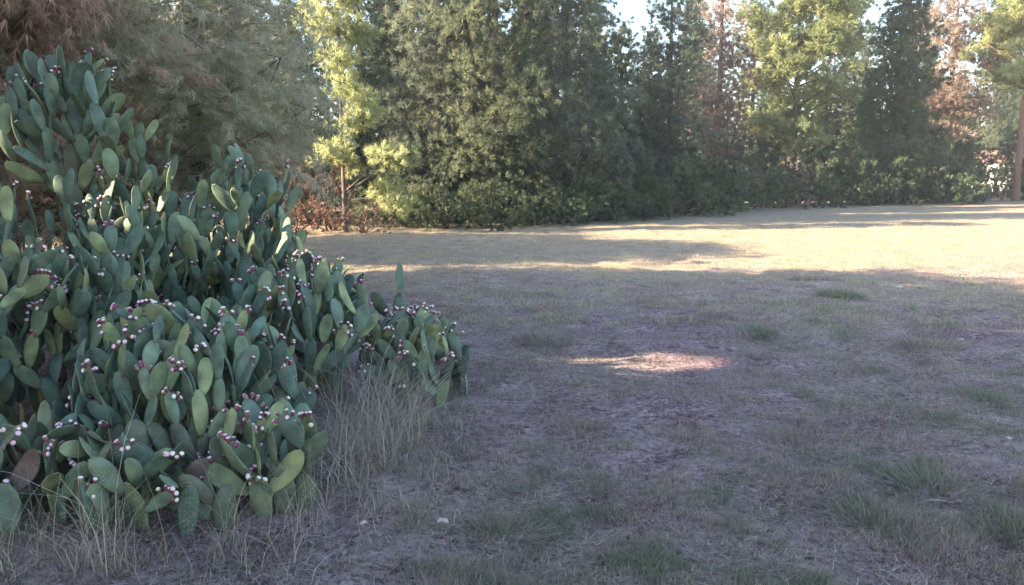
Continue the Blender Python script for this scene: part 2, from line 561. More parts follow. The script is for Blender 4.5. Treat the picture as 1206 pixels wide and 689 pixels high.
for i, (k, px, Y, H, Rr, z0, n, m, b, kd, lab) in enumerate(rows):
    cl = cone_clumps(H, Rr * (1.3 if m in ('pine', 'bluepine') and Y < 33 else 1.1), z0, int(n * .70), .55, 1.15) if kd == 'cone' else round_clumps(H, Rr, z0, n, .75)
    if k == 'bright pine':
        cl = []
        for (cx, cz, rr) in ((-.3, 7.6, .8), (.3, 7.0, .8), (-.5, 6.3, .85), (.25, 6.0, .9), (-.35, 5.3, .85), (.45, 5.0, .75), (-.1, 4.5, .6), (.3, 3.6, .5),
                             (.75, 3.2, .55), (.45, 2.9, .5), (-.35, 1.95, .5), (.1, 1.85, .5), (.1, 4.0, .4), (.15, 2.5, .35), (1.2, 2.05, .6), (1.55, 1.9, .5), (1.15, 1.1, .5), (1.45, .85, .5)):
            for q in range(3):
                cl.append((cx + rng.uniform(-.17, .17), rng.uniform(-.75, .35), cz + rng.uniform(-.2, .2), rr * rng.uniform(.68, .9), rng.uniform(.3, 1)))
    kw = dict(NK)
    if Y > 35: kw.update(ln=.22, w=.045)
    if k == 'dark tree': kw.update(n_per=19)
    if k == 'bright pine': kw.update(tufts=44, n_per=30, w=.024, ln=.14)
    if m == 'brown': kw.update(n_per=15, tufts=18)
    if k in ('grey tree', 'brown tree'): kw.update(n_per=14)
    trio = make_tree(H, cl, M[m], M[b], .07 if k == 'bright pine' else .11 + H * .006, kw=kw, frac=.3 if k == 'bright pine' else .55)
    place("pine_tree" if m in ('pine', 'bluepine') or 'pine' in k else "conifer_tree" if kd == 'cone' else "broadleaf_tree",
          trio, X(px, Y), Y, lab, "tree", "trees in the row behind the field")
    PROTO[k] = trio

# second row behind, dark filler trees each of its own; the first three added for the shade they cast
back = [(275, 24.6, 'pine c', .85, 'pine added for shade, mostly hidden behind the right part of the feathery tree'), (175, 27.5, 'pine b', .85, 'pine added for shade, hidden behind the middle of the feathery tree'),
        (40, 27.5, 'pine a', .85, 'pine added for shade behind the brown feathery tree'), (-90, 27, 'pine b', .9, 'pine beyond the left edge in line with the row'),
        (470, 27.5, 'dark tree', .75, 'dark tree right behind the bright yellow-green pine'), (560, 28, 'pine d', 1.1, 'smaller pine tucked close behind the two central pines'),
        (625, 29, 'dark tree', .7, 'dark tree close behind the trunk of the dusky pine'), (690, 31, 'pine b', .8, 'dusky pine close behind the soft grey-green pine'),
        (760, 36, 'dark tree', .62, 'short dark tree below the white gap of sky'), (905, 43, 'dark tree', .6, 'short dark tree behind the trunk of the big yellow tree'),
        (965, 44, 'pine d', 1.0, 'short pine behind the right half of the big yellow tree'), (1010, 45, 'pine c', .8, 'grey-green pine left behind the darkest green tree'),
        (1085, 47, 'dark tree', .65, 'short dark tree below the pink-brown tree'), (1118, 50, 'dark tree', .62, 'short dark tree left behind the umbrella pine'),
        (250, 34, 'pine a', 1.0, 'slender dark tree far behind the feathery grey tree'), (430, 33, 'pine b', 1.05, 'dark tree filling the gap behind the bright yellow-green pine'),
        (545, 34, 'dark tree', .95, 'dark tree seen between the two tall central pines'), (630, 35, 'pine c', 1.0, 'tall tree standing behind the middle of the pine row'),
        (695, 41, 'dark tree', .72, 'dark background tree left of the white sky gap'), (812, 46, 'dark tree', .95, 'dark background tree behind the slim blue-grey conifer'),
        (880, 49, 'pine b', 1.1, 'tall pine far behind between the brown conifer and yellow tree'), (985, 50, 'pine c', 1.1, 'grey-green tree behind the right side of the big yellow tree'),
        (1075, 53, 'pine a', 1.1, 'grey-green tree far behind the darkest green tree'), (1112, 56, 'pine d', 1.1, 'small pine far behind near the white building'),
        (1208, 50, 'pine a', .95, 'grey-green pine between the umbrella pine and the white house'), (1160, 68, 'pine b', 1.3, 'tall pine seen above the roof of the white house'), (1178, 70, 'pine c', 1.2, 'grey-green pine farthest back, behind the white house'), (1236, 46, 'pine d', .8, 'small pine right behind the bare trunk of the umbrella pine'), (1225, 50, 'dark tree', .9, 'dark conifer behind the umbrella pine at the right edge'), (1290, 48, 'pine b', .9, 'pine just beyond the right edge of the tree row'),
        (1350, 52, 'pine a', 1.0, 'last grey-green pine at the far right end of the row')]
for (px, Y, k, s, lab) in back:
    place("background_tree", PROTO[k], X(px, Y), Y, lab, "tree", "trees behind the tree row", s, rng.uniform(0, 6))


# --- shrubs along the foot of the row
def shrub(H, Rr, n, mat, bmat, kw, r=.38):
    cl = []
    for i in range(n):
        a = rng.uniform(0, 2 * math.pi); q = rng.random() ** .5
        zz = rng.uniform(.12, 1) * H * math.sqrt(max(.05, 1 - q * q * .85))
        cl.append((q * Rr * math.cos(a), q * Rr * math.sin(a), zz * .9, r * rng.uniform(.6, 1.2), rng.uniform(.15, .85)))
    cr = crown_from_clumps("crown", cl, mat, **kw)
    vb, fb = [], []
    for i in range(9):
        c = rng.choice(cl)
        tube(vb, fb, [(rng.uniform(-.15, .15), rng.uniform(-.15, .15), -.08), (c[0] * .5, c[1] * .5, c[2] * .55), (c[0], c[1], c[2])], [.035, .022, .008], 5)
    return None, py_mesh("branches", vb, fb, bmat), cr


SK = dict(tufts=26, n_per=24, ln=.12, w=.026)
S_green = [shrub(2.3, 1.5, 42, M['shrub'], M['bark'], SK) for _ in range(2)]
S_pine = [shrub(2.8, 1.4, 44, M['pine'], M['bark'], SK) for _ in range(2)]
S_dark = [shrub(2.2, 1.4, 40, M['dark'], M['bark'], SK)]
S_rust = [shrub(1.7, 1.1, 26, M['rust'], M['redbark'], dict(tufts=14, n_per=12, ln=.11, w=.035))]
S_brown = [shrub(1.5, 1.1, 26, M['brown'], M['redbark'], dict(tufts=14, n_per=14, ln=.12, w=.03))]
shr = [(345, 20.5, S_rust, 0, 1.0, "rust-red dry shrub beside the left cactus mound"), (392, 21.5, S_rust, 0, .95, "rust-red dry shrub under the bright yellow-green pine"),
       (368, 23.5, S_rust, 0, 1.35, "taller rust-red shrub between the feathery tree and the bright yellow-green pine"), (330, 24.5, S_brown, 0, 1.5, "brown bush half hidden by the cactus mound"),
       (408, 24.0, S_dark, 0, .85, "dark bush close behind the foot of the bright yellow-green pine"), (447, 22.4, S_pine, 1, .6, "small dusky bush right of the bright yellow-green pine's foot"),
       (428, 20.6, S_brown, 0, .65, "low brown dry bush at the near end of the row"), (470, 22.6, S_dark, 0, .8, "dark low shrub at the foot of the tall grey-green pine"),
       (525, 22.2, S_pine, 0, .75, "soft grey-green shrub below the two central pines"), (575, 22.6, S_green, 0, .75, "green bush below the dusky central pine"),
       (632, 23.6, S_pine, 1, .72, "round dusky shrub right of the central trunk"), (540, 25.5, S_rust, 0, 1.2, "reddish shrub glimpsed inside the row behind the central shrubs"),
       (690, 24.6, S_green, 1, .8, "leafy shrub left of the dark bank of bushes"), (735, 26.5, S_dark, 0, .95, "dark shrub below the shorter pine"),
       (778, 28, S_green, 0, 1.15, "broad green bush below the slim blue-grey conifer"), (828, 30, S_pine, 0, 1.35, "tallest green bush right of the middle of the row"),
       (880, 33, S_green, 1, 1.05, "green bush below the brown dead conifer"), (915, 34.5, S_brown, 0, 1.5, "brownish thin bush below the big yellow tree"),
       (950, 35, S_green, 0, .9, "low bright green bush right of the brownish thin bush"), (985, 37.5, S_dark, 0, 1.45, "dark bush left of the darkest tree's foot"),
       (1030, 37, S_dark, 0, 1.2, "dark bush under the darkest green tree"), (1066, 38, S_green, 1, 1.1, "green bush right of the darkest tree's foot"),
       (1098, 39, S_green, 0, 1.35, "green bush left of the reddish shrub"), (1126, 41.5, S_rust, 0, 1.15, "reddish shrub between green bushes near the white building"),
       (1104, 42, S_pine, 1, 1.9, "tall pine shrub under the pink-brown tree"), (1118, 40, S_dark, 0, .9, "dark low bush left of the white building gap"),
       (1168, 50, S_brown, 0, 1.7, "brown bush screening the white building"), (1150, 43, S_rust, 0, 1.1, "low reddish bush in front of the white building gap"), (1207, 43.5, S_pine, 0, 1.15, "dusky bush below the umbrella pine"), (1014, 41.5, S_rust, 0, 1.6, "reddish brown shrub behind the dark bushes"),
       (505, 22.6, S_green, 1, .62, "low green bush beside the dark low shrub at the near end of the row"), (605, 23.2, S_dark, 0, .6, "small dark bush under the dusky central pine"),
       (660, 24.2, S_green, 0, .72, "green bush right of the round dusky shrub"), (712, 25.3, S_pine, 0, .85, "dusky bush between the leafy shrub and the dark shrub"),
       (756, 27.2, S_green, 1, .95, "green bush just left of the broad green bush"), (802, 29, S_dark, 0, 1.1, "dark bush between the broad bush and the tallest bush"),
       (855, 31.5, S_green, 1, 1.0, "green bush right of the tallest green bush"), (900, 35, S_pine, 1, 1.3, "dusky bush behind the brownish thin bush"),
       (935, 37, S_pine, 0, 1.5, "tall dusky bush under the big yellow tree"), (1008, 38.5, S_pine, 1, 1.45, "dusky bush left of the darkest tree's trunk"),
       (1250, 43, S_dark, 0, 1.5, "dark bush just past the right edge")]
for (px, Y, S, v, s, lab) in shr:
    nm = "shrub" if S in (S_green, S_pine, S_dark) else "dry_shrub"
    place(nm, S[v], X(px, Y), Y, lab, "shrub", "shrubs along the foot of the tree row", s, rng.uniform(0, 6))


BRUSH = shrub(2.15, .75, 40, M['brush'], M['bark'], dict(tufts=30, n_per=26, ln=.07, w=.012), r=.26)
place("dry_shrub", BRUSH, -4.5, 7.3, "dark brown dry bush at the left edge behind the tallest prickly pear", "shrub")
place("dry_shrub", BRUSH, -2.5, 7.9, "dark brown dry bush hidden behind the tall middle cactus", "shrub", None, .62, 2.0)

# --- near feathery trees, upper left
def feathery(H, Rr, z0, n, mat, bmat, r0, dens=1.0, lean=(0, 0)):
    cl = round_clumps(H, Rr, z0, n, .55)
    P = []; T = []; vb, fb = [], []
    for (x, y, z, r, t) in cl:
        nt = int(30 * dens)
        d = unit(nt); droop_ = rng.uniform(-.1, .95)
        p0 = np.array([x, y, z]) + d * nrg.random((nt, 1)) ** .5 * r * np.array([1, 1, .6])
        out = d * np.array([1, 1, .2]); out /= np.linalg.norm(out, axis=1, keepdims=True)
        # each twig: a drooping spray with fine strands
        for s_ in range(5):
            k = s_ / 4
            q = p0 + out * (.32 * k) + np.array([0, 0, -.30 * droop_]) * k * k
            dr = out * (1 - k) + np.array([0, 0, (-.9 * k - .15) * droop_])
            dr /= np.linalg.norm(dr, axis=1, keepdims=True)
            tri, N = needles(q, dr, 12, .14, .0085, .8, .15, .03)
            P.append(tri); T.append(np.clip(t + np.repeat(nrg.normal(0, .1, nt), 12) + nrg.normal(0, .1, N), 0, 1))
    cr = tri_mesh("crown", np.concatenate(P), 3, mat, np.concatenate(T))
    tr, br = wood_mesh(H * .92, r0, cl, bmat, lean, z_clear=1.0, frac=.8)
    return tr, br, cr


FT = feathery(4.9, 2.4, .9, 190, M['feather'], M['bark'], .15)
FB = feathery(5.6, 2.3, 1.0, 170, M['featherbrown'], M['redbark'], .15)
place("feathery_tree", FT, -4.85, 9.6, "feathery grey-green tree with drooping branches rising behind the cactus mound", "tree", None, 1.0, 0.0, .85)
place("feathery_tree", FB, -5.9, 8.5, "feathery brown drooping tree at the upper left corner behind the tallest cactus", "tree", None, 1.0, 1.0)
place("feathery_tree", FT, -6.6, 14.7, "smaller feathery tree added for its shadow behind the feathery grey-green tree", "tree", None, 1.0, 2.0)  # added behind the crown to cast the near edge of the field's shade
place("feathery_tree", FB, -8.2, 17.3, "small brown feathery tree added for its short shadow behind the two larger ones", "tree", None, .78, 4.0)  # also added; its short shadow narrows the sunlit strip at the left
# trees beyond the left edge of the picture that throw the shade over the near field; light comes through
# holes cut through their crowns along the sun's rays, shaping lit patches
LIT_GAPS = [(.75, 6.6, 1.35, .38), (.9, 6.1, .5, .08), (.25, 8.6, .7, .22), (-.6, 7.4, .5, .12)]
off = [(-9.5, 5.6, 7.1, 3.4, 'feather', 'shade tree left of the field level with the cactus'), (-10.5, 1.0, 8.6, 3.7, 'pine', 'shade tree standing left behind the photographer'),
       (-12, 7.9, 6.6, 2.9, 'featherbrown', 'brown shade tree left of the feathery tree'), (-8.6, -2.8, 7.6, 3.3, 'featherbrown', 'brown shade tree behind the photographer to the left'),
       (-11.6, 2.9, 8.0, 2.6, 'pine', 'unseen shade tree added between two larger shade trees to close a sun leak'),  # added out of view to stop sun leaking between its neighbours
       (-14.5, 4.2, 8.3, 3.5, 'pine', 'tall shade tree farthest to the left'), (-15, -1.0, 8.5, 3.5, 'pine', 'tall shade tree to the left behind the nearer pine')]
for (x, y, H, Rr, m, lab) in off:
    cl = round_clumps(H, Rr, .8, 95, .85)
    tr, br = wood_mesh(H * .92, .17, cl, M['bark'])
    cr = crown_from_clumps("crown_full", cl, M[m], tufts=16, n_per=22, ln=.28, w=.06)
    n_ = len(cr.vertices); co = np.empty(n_ * 3, np.float32); cr.vertices.foreach_get("co", co)
    co = co.reshape(-1, 3, 3); c = co.mean(1) + np.array([x, y, gzf(x, y)])
    gx_ = c[:, 0] - to_sun.x * c[:, 2] / to_sun.z; gy_ = c[:, 1] - to_sun.y * c[:, 2] / to_sun.z
    keep = np.ones(len(c), bool)
    for (qx, qy, ax, ay) in LIT_GAPS:
        keep &= ((gx_ - qx) / (ax + .2)) ** 2 + ((gy_ - qy) / (ay + .06)) ** 2 > nrg.uniform(.5, 1.0, len(c))
    tn = np.empty(len(cr.polygons), np.float32); cr.attributes["tint"].data.foreach_get("value", tn)
    cr2 = tri_mesh("crown", co[keep].reshape(-1, 3), 3, M[m], tn[keep])
    bpy.data.meshes.remove(cr)
    place("broadleaf_tree", (tr, None, cr2), x, y, lab, "tree", "shade trees left of the field")


# ------------------------------------------------------------------ white building beyond the trees
def box(vs_, fs, x0, x1, y0, y1, z0, z1):
    b = len(vs_)
    vs_ += [(x0, y0, z0), (x1, y0, z0), (x1, y1, z0), (x0, y1, z0), (x0, y0, z1), (x1, y0, z1), (x1, y1, z1), (x0, y1, z1)]
    fs += [tuple(b + k for k in f) for f in ((0, 1, 5, 4), (1, 2, 6, 5), (2, 3, 7, 6), (3, 0, 4, 7), (4, 5, 6, 7), (0, 3, 2, 1))]


def box_mesh(name, mat, *a):
    v, f = [], []
    box(v, f, *a)
    return py_mesh(name, v, f, mat, False)


M['white'] = plain("white_render", (.80, .79, .77), .85, .05)
M['tile'] = plain("roof_tiles", (.16, .09, .07), .8, .25, 8)
M['glass'] = plain("dark_window_glass", (.03, .035, .04), .1, .1)
M['wood'] = plain("brown_painted_wood", (.14, .08, .05), .6, .2)
hx, hy = X(1172, 62), 62
hse = empty("white_house", (hx, hy, 0), "small white rendered house glimpsed through the trees at the right", "house")
hse.rotation_euler.z = R(-48)
hse.scale = (.8, .8, .8)
link("wall", box_mesh("wall", M['white'], -3.2, 3.2, 0, 5, 0, 2.7), hse)
rv = [(-3.6, -.4, 2.7), (3.6, -.4, 2.7), (3.6, 5.4, 2.7), (-3.6, 5.4, 2.7), (-3.6, 2.5, 3.9), (3.6, 2.5, 3.9)]
link("roof", py_mesh("roof", rv, [(0, 1, 5, 4), (2, 3, 4, 5), (1, 2, 5), (3, 0, 4), (0, 3, 2, 1)], M['tile'], False), hse)
dr_ = link("door", box_mesh("door", M['wood'], 1.6, 2.5, -.04, .02, 0, 2.05), hse)
link("handle", box_mesh("handle", M['glass'], 1.68, 1.74, -.09, -.04, .98, 1.04), dr_)
for wx in (-2.4, -.6):
    w_ = link("window", box_mesh("window", M['wood'], wx, wx + 1.1, -.05, .02, 1.0, 2.1), hse)
    link("pane", box_mesh("pane", M['glass'], wx + .07, wx + 1.03, -.06, -.052, 1.07, 2.03), w_)


# ------------------------------------------------------------------ prickly pears
def pad_mesh(name, mat, wmax=.26, th=.052, seg=12, ring=9, bend=.05, skew=0.0):
    vs_, fs = [], []
    TT = (0, .07, .18, .34, .52, .68, .82, .92, .975, 1.0)
    ring = len(TT)
    for i in range(ring):
        t = TT[i]
        # obovate outline, widest beyond the middle, round at the tip
        if t > .56: w = wmax * max(.12, 1 - ((t - .56) / .44) ** 2.3) ** .5
        else: w = wmax * (.24 + .76 * math.sin(math.pi / 2 * (t / .56) ** .85))
        hth = th * (math.sin(math.pi * min(.97, max(.06, t))) ** .45) * (1.25 - .5 * t)
        if i == 0: hth = .035
        if i == ring - 1: hth = .012
        for k in range(seg):
            a = 2 * math.pi * k / seg
            ca, sa = math.cos(a), math.sin(a)
            wob = 1 + .035 * math.sin(5 * a + 7 * t + wmax * 40)
            vs_.append((w * ca * wob + skew * t * t, hth * sa * (1 - .25 * abs(ca)) + bend * math.sin(math.pi * t) , t))
    for i in range(ring - 1):
        for k in range(seg):
            a = i * seg + k; b = i * seg + (k + 1) % seg
            fs.append((a, b, b + seg, a + seg))
    fs.append(tuple(range(seg))[::-1]); fs.append(tuple((ring - 1) * seg + k for k in range(seg)))
    return py_mesh(name, vs_, fs, mat)


PADS = [pad_mesh("pad", M['pad'], w, .045, bend=b, skew=s) for (w, b, s) in ((.22, .05, .02), (.25, -.04, -.03), (.19, .07, .0), (.27, .02, .03), (.23, -.07, -.02), (.21, .0, .05))]
OLD = [pad_mesh("old_pad", M['padold'], w, .075, bend=b) for (w, b) in ((.25, .03), (.21, -.05))]
DEAD = [pad_mesh("dead_pad", M['paddead'], w, .030, bend=b) for (w, b) in ((.24, .12), (.27, -.14))]


def fruit_mesh():
    prof = [(.0, .10), (.22, .30), (.55, .44), (.85, .41), (1.0, .24)]
    seg = 8
    vs_, fs, mi = [], [], []
    for z, r in prof:
        for k in range(seg):
            a = 2 * math.pi * k / seg
            vs_.append((r * math.cos(a), r * math.sin(a), z))
    for i in range(len(prof) - 1):
        for k in range(seg):
            a = i * seg + k; b = i * seg + (k + 1) % seg
            fs.append((a, b, b + seg, a + seg)); mi.append(1 if i == len(prof) - 2 else 0)
    vs_.append((0, 0, .94)); c = len(vs_) - 1
    for k in range(seg):
        fs.append(((len(prof) - 1) * seg + k, (len(prof) - 1) * seg + (k + 1) % seg, c)); mi.append(1)
    return py_mesh("fruit", vs_, fs, [M['fruit'], M['fruithighlight']], True, mi)


FRUIT = fruit_mesh()


class Pad:
    __slots__ = ("p", "d", "n", "L", "gen", "kids", "old")

    def __init__(s, p, d, n, L, gen, old=0):
        s.p = Vector(p); s.d = Vector(d).normalized()
        n = Vector(n); s.n = (n - s.d * n.dot(s.d)).normalized()
        s.L = L; s.gen = gen; s.kids = 0; s.old = old

    def mat(s):
        x = s.d.cross(s.n) * -1
        m = Matrix((x, s.n, s.d)).transposed().to_4x4()
        if m.determinant() < 0:
            m = Matrix((-x, s.n, s.d)).transposed().to_4x4()
        return m

    def rim(s, phi):
        x = s.d.cross(s.n)
        return s.p + s.d * s.L * (.50 + .45 * math.cos(phi)) + x * s.L * .22 * math.sin(phi)

    @property
    def tip(s): return s.p + s.d * s.L
    @property
    def mid(s): return s.p + s.d * s.L * .55


ALL_MID = []
CAV = [(-2.48, 4.25, .36, .60), (-1.62, 4.95, .16, .6), (-2.3, 5.35, .15, .9)]   # hollow kept open: x, y, radius, height


def grow(dome, roots, target, Lr=(.165, .262), upb=.46, outb=.25, mind=.088, prof=None, seeds=None):
    cx, cy, rx, ry, H = dome

    def inside(q):
        u = math.hypot((q.x - cx) / rx, (q.y - cy) / ry)
        if u > 1: return False
        h = H * math.sqrt(max(0, 1 - u ** 3)) if prof is None else prof(u, q)
        return .02 < q.z - gzf(q.x, q.y) < h
    pads = []
    mids = []
    front = list(seeds or [])
    for i in range(roots):
        a = rng.uniform(0, 2 * math.pi); q = rng.random() ** .5 * .9
        x = cx + rx * q * math.cos(a); y = cy + ry * q * math.sin(a)
        if any((x - c[0]) ** 2 + (y - c[1]) ** 2 < c[2] ** 2 for c in CAV): continue
        d = Vector((rng.uniform(-.25, .25), rng.uniform(-.25, .25), 1))
        an = rng.uniform(0, math.pi)
        front.append(Pad((x, y, gzf(x, y) - .04), d, (math.cos(an), math.sin(an), 0), rng.uniform(.22, .30), 0, 1 if rng.random() < .4 else 0))
    for p in front: pads.append(p); mids.append(p.mid); ALL_MID.append(p.mid)
    tries = 0
    while len(pads) < target and tries < target * 60 and front:
        tries += 1
        # the younger the pad the likelier it carries on
        par = front[int(len(front) * rng.random() ** .7) % len(front)]
        if par.kids >= 4: continue
        phi = rng.gauss(0, R(38))
        if abs(phi) > R(85): continue
        b = par.rim(phi)
        d = par.d.copy(); d.rotate(Matrix.Rotation(-phi * .75, 3, par.n))
        outv = Vector(((b.x - cx) / rx, (b.y - cy) / ry, 0))
        if outv.length > 1: outv.normalize()
        d = d + par.n * rng.gauss(0, .28) + Vector((0, 0, upb)) + outv * outb * rng.random()
        d.normalize()
        if d.z < (.15 if rng.random() < .2 else .55): continue
        L = rng.uniform(*Lr)
        n = par.n.copy()
        n.rotate(Matrix.Rotation(rng.gauss(0, R(48)), 3, d))
        c = Pad(b - d * L * .03, d, n, L, par.gen + 1, 1 if par.gen + 1 < 2 and par.old else 0)
        if not inside(c.tip) or not inside(c.mid): continue
        if any(math.hypot(c.mid.x - k[0], c.mid.y - k[1]) < k[2] and c.mid.z < k[3] for k in CAV): continue
        cm = c.mid
        if any((cm - m).length_squared < mind * mind for m in mids): continue
        par.kids += 1
        pads.append(c); mids.append(cm); ALL_MID.append(cm); front.append(c)
    return pads


def build_plant(pads, name, label, base, fruit_share=.5, maxfruit=285, dead_share=.015, fr=(2, 9)):
    e = empty(name, (base[0], base[1], gzf(*base)), label, "cactus", "prickly pears massed at the left of the field")
    off_ = Vector(e.location)
    nf = 0
    for p in pads:
        dead = p.gen > 0 and p.mid.z < .7 and rng.random() < dead_share * 3
        me_ = rng.choice(DEAD) if dead else rng.choice(OLD) if p.old else rng.choice(PADS)
        o = link("dead_pad" if dead else "old_pad" if p.old else "pad", me_, e)
        o.matrix_basis = Matrix.Translation(p.p - off_) @ p.mat() @ Matrix.Diagonal((p.L * rng.uniform(.82, 1.08), p.L, p.L, 1))
        if dead: o['label'] = "withered brown pad"
        if nf < maxfruit and not dead and not p.old and p.kids <= 1 and rng.random() < fruit_share * (2.1 if float(fbm(p.mid.x * 1.0 + p.mid.z * .8, p.mid.y + p.mid.z * 1.1, 2.6)) > .53 else .35):
            k = rng.randint(*fr)
            c0 = rng.uniform(-.45, .45)
            for j in range(k):
                phi = c0 + (j - (k - 1) / 2) * .34 + rng.uniform(-.22, .22)
                if abs(phi) > 1.35: continue
                lx = .215 * math.sin(phi); lz = .52 + .46 * math.cos(phi)
                f = link("fruit", FRUIT, o)
                s_ = rng.uniform(.022, .034) / p.L
                dd = Vector((math.sin(phi) * .9, rng.uniform(-.5, .5), math.cos(phi) + .25)).normalized()
                q = dd.to_track_quat('Z', 'Y').to_matrix().to_4x4()
                if rng.random() < .25: lx *= .8; lz = lz * .9; dd = Vector((dd.x * .5, rng.choice((-1, 1)), .3)).normalized(); q = dd.to_track_quat('Z', 'Y').to_matrix().to_4x4()
                f.matrix_basis = Matrix.Translation((lx, rng.uniform(-.03, .04), lz)) @ q @ Matrix.Diagonal((s_ * .95, s_ * .95, s_ * 1.15, 1))
                nf += 1
    return e


rng.seed(21)
plants = [
    ((-3.15, 5.5, .95, 1.1, 1.60), 18, 290, "broad prickly pear massed at the left, with yellow-green pads and red fruit", {}),
    ((-2.75, 4.65, .85, .75, 1.15), 18, 290, "prickly pear in the left foreground in front of the broad one", {}),
    ((-2.42, 6.35, .98, .85, 1.82), 18, 298, "tall grey-green prickly pear behind the middle of the cactus mass", {}),
    ((-3.0, 6.45, .55, .50, 2.12), 9, 190, "prickly pear right below the crown of the tallest one", {}),
    ((-2.30, 6.75, .78, .50, 1.86), 14, 220, "rearmost prickly pear, its top pads showing above the tall middle one", dict(upb=.6)),
    ((-1.46, 5.65, .68, .85, 1.00), 16, 270, "lower prickly pear sloping down right of the tall middle one", {}),
    ((-.68, 5.55, .43, .50, .66), 10, 130, "small prickly pear at the right tip of the cactus mass", {}),
    ((-1.80, 4.30, .76, .76, .86), 22, 298, "front prickly pear with pale fruit, standing in dry grass", dict(upb=.25)),
    ((-2.20, 3.56, .58, .36, .46), 24, 150, "low prickly pear at the bottom left corner", dict(upb=.15)),
    ((-1.22, 3.82, .40, .36, .48), 17, 110, "low prickly pear in front of the dry grass, nearest the bare soil", dict(upb=.15)),
    ((-1.68, 3.46, .42, .30, .38), 18, 100, "lowest prickly pear at the very front of the mass", dict(upb=.15)),
    ((-4.35, 5.6, .85, 1.0, 1.62), 10, 130, "prickly pear at the left edge of the picture", {}),
]
for (dome, roots, target, lab, kw) in plants:
    pads = grow(dome, roots, target, **kw)
    build_plant(pads, "prickly_pear", lab, (dome[0], dome[1]))

# the tall one on a brown trunk, behind at the left
cx, cy = -3.42, 6.3
seeds = []
p = Vector((cx + .03, cy, gzf(cx, cy) - .05)); d = Vector((0, 0, 1)); an = .3
for i in range(6):
    n = Vector((math.sin(an), -math.cos(an), 0)); an += rng.uniform(-.4, .4)
    q = Pad(p, d, n, .34, i, 1); q.kids = 4 if i < 4 else 1
    seeds.append(q); p = q.tip - q.d * .03
    d = Vector((rng.uniform(-.14, .10), rng.uniform(-.1, .1), 1))
tall = grow((cx, cy, .68, .55, 2.56), 0, 90, Lr=(.22, .31), seeds=seeds,
            prof=lambda u, q: 2.56 * math.sqrt(max(0, 1 - u ** 3)) if q.z > 1.25 else 0)
build_plant(tall, "prickly_pear", "tallest prickly pear, raised on a brown trunk at the upper left", (cx, cy), .2)

# the lone upright pad standing above the slope
bx, by = X(470, 5.7), 5.75
lone = []
p = Vector((bx - .02, by, gzf(bx, by) - .03)); d = Vector((0, 0, 1))
for i, L in enumerate((.28, .27, .26, .24)):
    q = Pad(p, d, (rng.uniform(-.6, .2), -1, 0) if i != 3 else (1, -.55, 0), L, i, 1 if i < 1 else 0); q.kids = 3
    lone.append(q); p = q.tip - q.d * .02
    d = Vector((rng.uniform(-.03, .06), rng.uniform(-.05, .05), 1))
lone[-1].kids = 4
build_plant(lone, "prickly_pear", "single upright column of pads poking above the right slope of the mass", (bx, by), 0)


# ------------------------------------------------------------------ grass
def blades(x, y, h, w, lean, tint, name, mat, segs=1):
    n = len(x)
    z = gz(x, y) - .004
    a = nrg.uniform(0, 2 * np.pi, n); sx, sy = np.cos(a) * w / 2, np.sin(a) * w / 2
    b = nrg.uniform(0, 2 * np.pi, n); lx, ly = np.cos(b) * lean * h, np.sin(b) * lean * h
    base = np.stack([x, y, z], 1)
    side = np.stack([sx, sy, np.zeros(n)], 1)
    if segs == 1:
        out = np.empty((n, 3, 3))
        out[:, 0] = base - side; out[:, 1] = base + side
        out[:, 2] = base + np.stack([lx, ly, h], 1)
        return tri_mesh(name, out.reshape(-1, 3), 3, mat, tint)
    # curved stem of 3 quads
    P = []
    for k in range(segs + 1):
        t = k / segs
        c = base + np.stack([lx * t * t * 1.2, ly * t * t * 1.2, h * (t - .25 * t * t * lean)], 1)
        P.append((c - side * (1 - .75 * t), c + side * (1 - .75 * t)))
    out = []
    for k in range(segs):
        q = np.empty((n, 4, 3)); q[:, 0] = P[k][0]; q[:, 1] = P[k][1]; q[:, 2] = P[k + 1][1]; q[:, 3] = P[k + 1][0]
        out.append(q.reshape(-1, 3))
    return tri_mesh(name, np.concatenate(out), 4, mat, np.tile(tint, segs))


# short field grass: density thins with distance, patchy
def field(n, y0, y1, hm, wm, name, mat=None):
    u = nrg.random(n)
    y = y0 * (y1 / y0) ** u
    x = nrg.uniform(-1, 1, n) * (y * .70 + .8)
    d = fbm(x, y, .8); f = fbm(x + 40, y + 17, 3.2)
    keep = nrg.random(n) < np.clip((d * .6 + f * .8 - .47) * 2.6 + np.clip((fbm(x + 3, y + 8, 5.5) - .5) * 5, 0, .8), .04, 1)
    x, y, d, f = x[keep], y[keep], d[keep], f[keep]
    # clump
    g = fbm(x + 90, y + 55, 1.1)
    n = len(x)
    c_ = np.clip((fbm(x + 3, y + 8, 5.5) - .52) * 6, 0, 1)
    h = hm * nrg.uniform(.25, 1.2, n) * (.35 + .5 * g + .6 * c_)
    g2 = fbm(x + 13, y + 71, 3.4)
    tint = np.clip(.30 + (g - .5) * .9 + (g2 - .5) * 1.2 + c_ * .22 + nrg.normal(0, .18, n), 0, 1)
    return blades(x, y, h, wm * nrg.uniform(.6, 1.3, n), nrg.uniform(.1, 1.1, n), tint, name, mat or M['grass'])


tag(link("short_grass", field(380000, 2.2, 9.5, .048, .0042, "short_grass")), "short sparse grass, straw and grey-green, on the near field", "grass", kind='stuff')
tag(link("field_grass", field(230000, 8.0, 34, .050, .009, "field_grass", M['fargrass'])), "short patchy grass on the far part of the field", "grass", kind='stuff')

